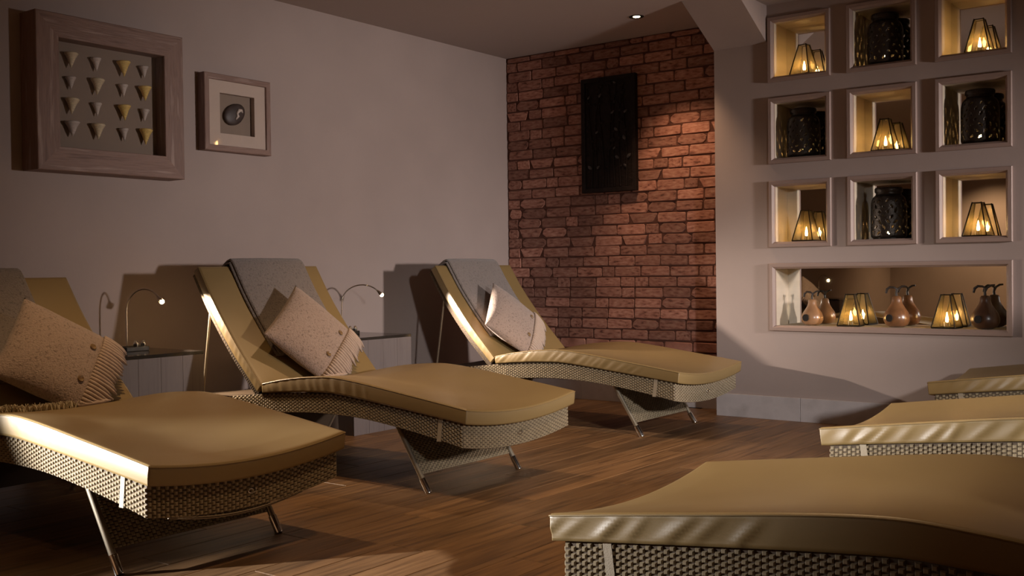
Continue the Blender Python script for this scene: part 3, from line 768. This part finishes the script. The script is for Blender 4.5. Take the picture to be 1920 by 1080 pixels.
def glass_lantern(loc, label, where, rz=0, s=1.0):
    hb, ht, H_ = .064*s, .024*s, .186*s
    e = empty('glass_lantern', loc, rz, label, 'lantern', 'glass candle lanterns')
    cb = [Vector((sx*hb, sy*hb, .006)) for sx, sy in ((-1, -1), (1, -1), (1, 1), (-1, 1))]; ct = [Vector((sx*ht, sy*ht, H_)) for sx, sy in ((-1, -1), (1, -1), (1, 1), (-1, 1))]
    bm = bmesh.new()
    for a, b in zip(cb, ct): tube(bm, [a, b, b+(b-a)*.02], .0036, 6)
    for k in range(4):
        tube(bm, [cb[k], cb[(k+1) % 4]], .0034, 6); tube(bm, [ct[k]*1.0, ct[(k+1) % 4]], .003, 6)
    link('metal_frame', finish(bm, M['lead'], True, angle=50), e)
    link('base_plate', boxmesh(-hb, hb, -hb, hb, 0, .005, M['lead']), e)
    for k in range(4):
        bm = bmesh.new(); a, b, c, d_ = cb[k], cb[(k+1) % 4], ct[(k+1) % 4], ct[k]
        m_ = (a+b)/2; n_ = Vector((m_.x, m_.y, 0)).normalized()*.0015
        v = [bm.verts.new(p) for p in (a, b, c, d_)]; v2 = [bm.verts.new(p-n_) for p in (a, b, c, d_)]
        bm.faces.new(v); bm.faces.new(v2[::-1])
        for i in range(4): bm.faces.new((v[i], v2[i], v2[(i+1) % 4], v[(i+1) % 4]))
        link('glass_pane', finish(bm, M['lanternglass']), e)
    tealight((loc[0], loc[1], loc[2]+.0055), where, .30, .042)
def pierced_lantern(loc, label, where, seed):
    e = empty('pierced_lantern', loc, 0, label, 'lantern', 'dark pierced metal lanterns')
    prof = [(.080, .004), (.092, .010), (.098, .022), (.0985, .05), (.099, .09), (.099, .13), (.0985, .17), (.097, .205), (.093, .225), (.084, .243), (.074, .252), (.070, .258), (.070, .275)]
    NT, NZ = 132, 64; r = random.Random(seed)
    zt = [(z_, r_) for r_, z_ in prof]
    leaves = []
    for row_ in range(7):
        z_ = .038+row_*.030; n = 13
        for k in range(n):
            th = 2*PI*(k+.5*(row_ % 2))/n+r.uniform(-.04, .04); leaves.append((th*.098, z_+r.uniform(-.003, .003), r.choice((-1, 1))*r.uniform(.35, 1.0), r.uniform(.010, .0145), r.uniform(.0042, .0062)))
    bm = bmesh.new(); vv = {}
    def vert(i, j):
        i %= NT
        if (i, j) not in vv:
            z_ = .006+(.269)*j/NZ; rr = interp(zt, z_); a = 2*PI*i/NT; vv[i, j] = bm.verts.new((rr*math.cos(a), rr*math.sin(a), z_))
        return vv[i, j]
    circ = 2*PI*.098
    for i in range(NT):
        for j in range(NZ):
            s = (i+.5)/NT*circ; z_ = .006+.269*(j+.5)/NZ; hole = False
            if .026 < z_ < .232:
                for (ls, lz, an, la, lb) in leaves:
                    if abs(z_-lz) > .016: continue
                    ds = (s-ls+circ/2) % circ-circ/2
                    if abs(ds) > .016: continue
                    c_, s_ = math.cos(an), math.sin(an); p, q = ds*s_+(z_-lz)*c_, ds*c_-(z_-lz)*s_
                    if abs(p) < la and abs(q) < lb*(1-(p/la)**2): hole = True; break
            if not hole: bm.faces.new((vert(i, j), vert(i+1, j), vert(i+1, j+1), vert(i, j+1)))
    o = link('pierced_body', finish(bm, M['iron'], True), e); md = o.modifiers.new('thick', 'SOLIDIFY'); md.thickness = .0022; md.offset = -1
    link('base', lathemesh([(.001, 0), (.082, 0), (.086, .003), (.086, .008), (.001, .008)], M['iron'], 40), e)
    link('rim', lathemesh([(.066, .270), (.074, .268), (.077, .274), (.077, .290), (.073, .296), (.067, .294), (.066, .27)], M['iron'], 40), e)
    tealight((loc[0], loc[1], loc[2]+.0085), where, .16, .030)
XO = XN+.095
items = {0: 2.405, 2: 1.415, 4: 1.925, 6: 2.400, 8: 1.428}
drums = {1: 1.925, 3: 2.415, 5: 1.416, 7: 1.911}
for i in range(9):
    r_, c_ = divmod(i, 3); where = '%s, %s' % (ROWN[r_], COLN[c_])
    hold = 'a glass lantern' if i in items else 'a pierced metal lantern'
    zs_ = niche(HOLES[i], 'square mirrored niche with %s, %s' % (hold, where))
    if i in items: glass_lantern((XO, items[i], zs_+.0005), 'pyramid glass candle lantern in the niche, %s' % where, 'in the glass lantern, '+where, R(rnd.uniform(-8, 8)))
    else: pierced_lantern((XN+.099, drums[i], zs_+.0005), 'round dark pierced metal lantern in the niche, %s' % where, 'in the pierced lantern, '+where, i)
zs_ = niche(HOLES[9], 'long low mirrored niche with gourds and two glass lanterns')
glass_lantern((XO, 2.134, zs_+.0005), 'pyramid glass lantern between the pale gourd and the brown gourd', 'in the glass lantern beside the pale gourd', R(6))
glass_lantern((XO, 1.594, zs_+.0005), 'pyramid glass lantern between the brown gourd and the dark gourd', 'in the glass lantern beside the dark gourd', R(-5))
def gourd(y, m, label, seed, flip=1, s=1.0):
    e = empty('gourd', (XO, y, zs_+.0005), -PI/2, label, 'gourd', 'hollow gourds in the long niche')
    prof = [(.001, .0), (.040, .002), (.062, .014), (.073, .038), (.074, .058), (.066, .085), (.048, .112), (.034, .135), (.028, .155), (.027, .172), (.020, .181), (.001, .184)]
    prof = [(a*s, b*s) for a, b in prof]
    link('body', lathemesh(prof, m, 32, 80), e)
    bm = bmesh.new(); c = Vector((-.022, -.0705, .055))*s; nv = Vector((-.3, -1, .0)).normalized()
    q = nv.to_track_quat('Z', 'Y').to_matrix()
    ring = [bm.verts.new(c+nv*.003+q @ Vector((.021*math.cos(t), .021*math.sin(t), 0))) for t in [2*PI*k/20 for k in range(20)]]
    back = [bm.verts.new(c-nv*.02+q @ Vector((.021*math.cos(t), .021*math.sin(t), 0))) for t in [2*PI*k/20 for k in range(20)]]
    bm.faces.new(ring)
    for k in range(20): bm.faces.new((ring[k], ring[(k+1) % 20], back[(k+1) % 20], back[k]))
    link('hole_shade_disc', finish(bm, M['hole']), e)  # dark capped disc on the body stands in for shade inside the hole
    st = [(0, 0, .178), (-.002, 0, .20), (.002, 0, .222), (-.012*flip, -.004, .232), (-.036*flip, -.006, .234), (-.052*flip, -.008, .222), (-.058*flip, -.008, .198)]
    link('stem', tubemesh([Vector(p)*s for p in st], [.008*s, .007*s, .007*s, .0065*s, .007*s, .008*s, .006*s], M['stem'], 8), e)
    st = [(.001, 0, .205), (.010*flip, .004, .226), (.030*flip, .008, .238), (.048*flip, .010, .240)]
    link('stem', tubemesh([Vector(p)*s for p in st], [.005*s, .006*s, .006*s, .005*s], M['stem'], 8), e)
gourd(2.367, M['gourdpale'], 'pale hollow gourd with a round hole and twisted stem', 1, 1, .86)
gourd(1.869, M['gourd'], 'brown hollow gourd with a round hole between the two glass lanterns', 2, 1, .98)
gourd(1.394, M['gourddark'], 'very dark hollow gourd with a round hole at the niche end', 3, 1, 1.0)
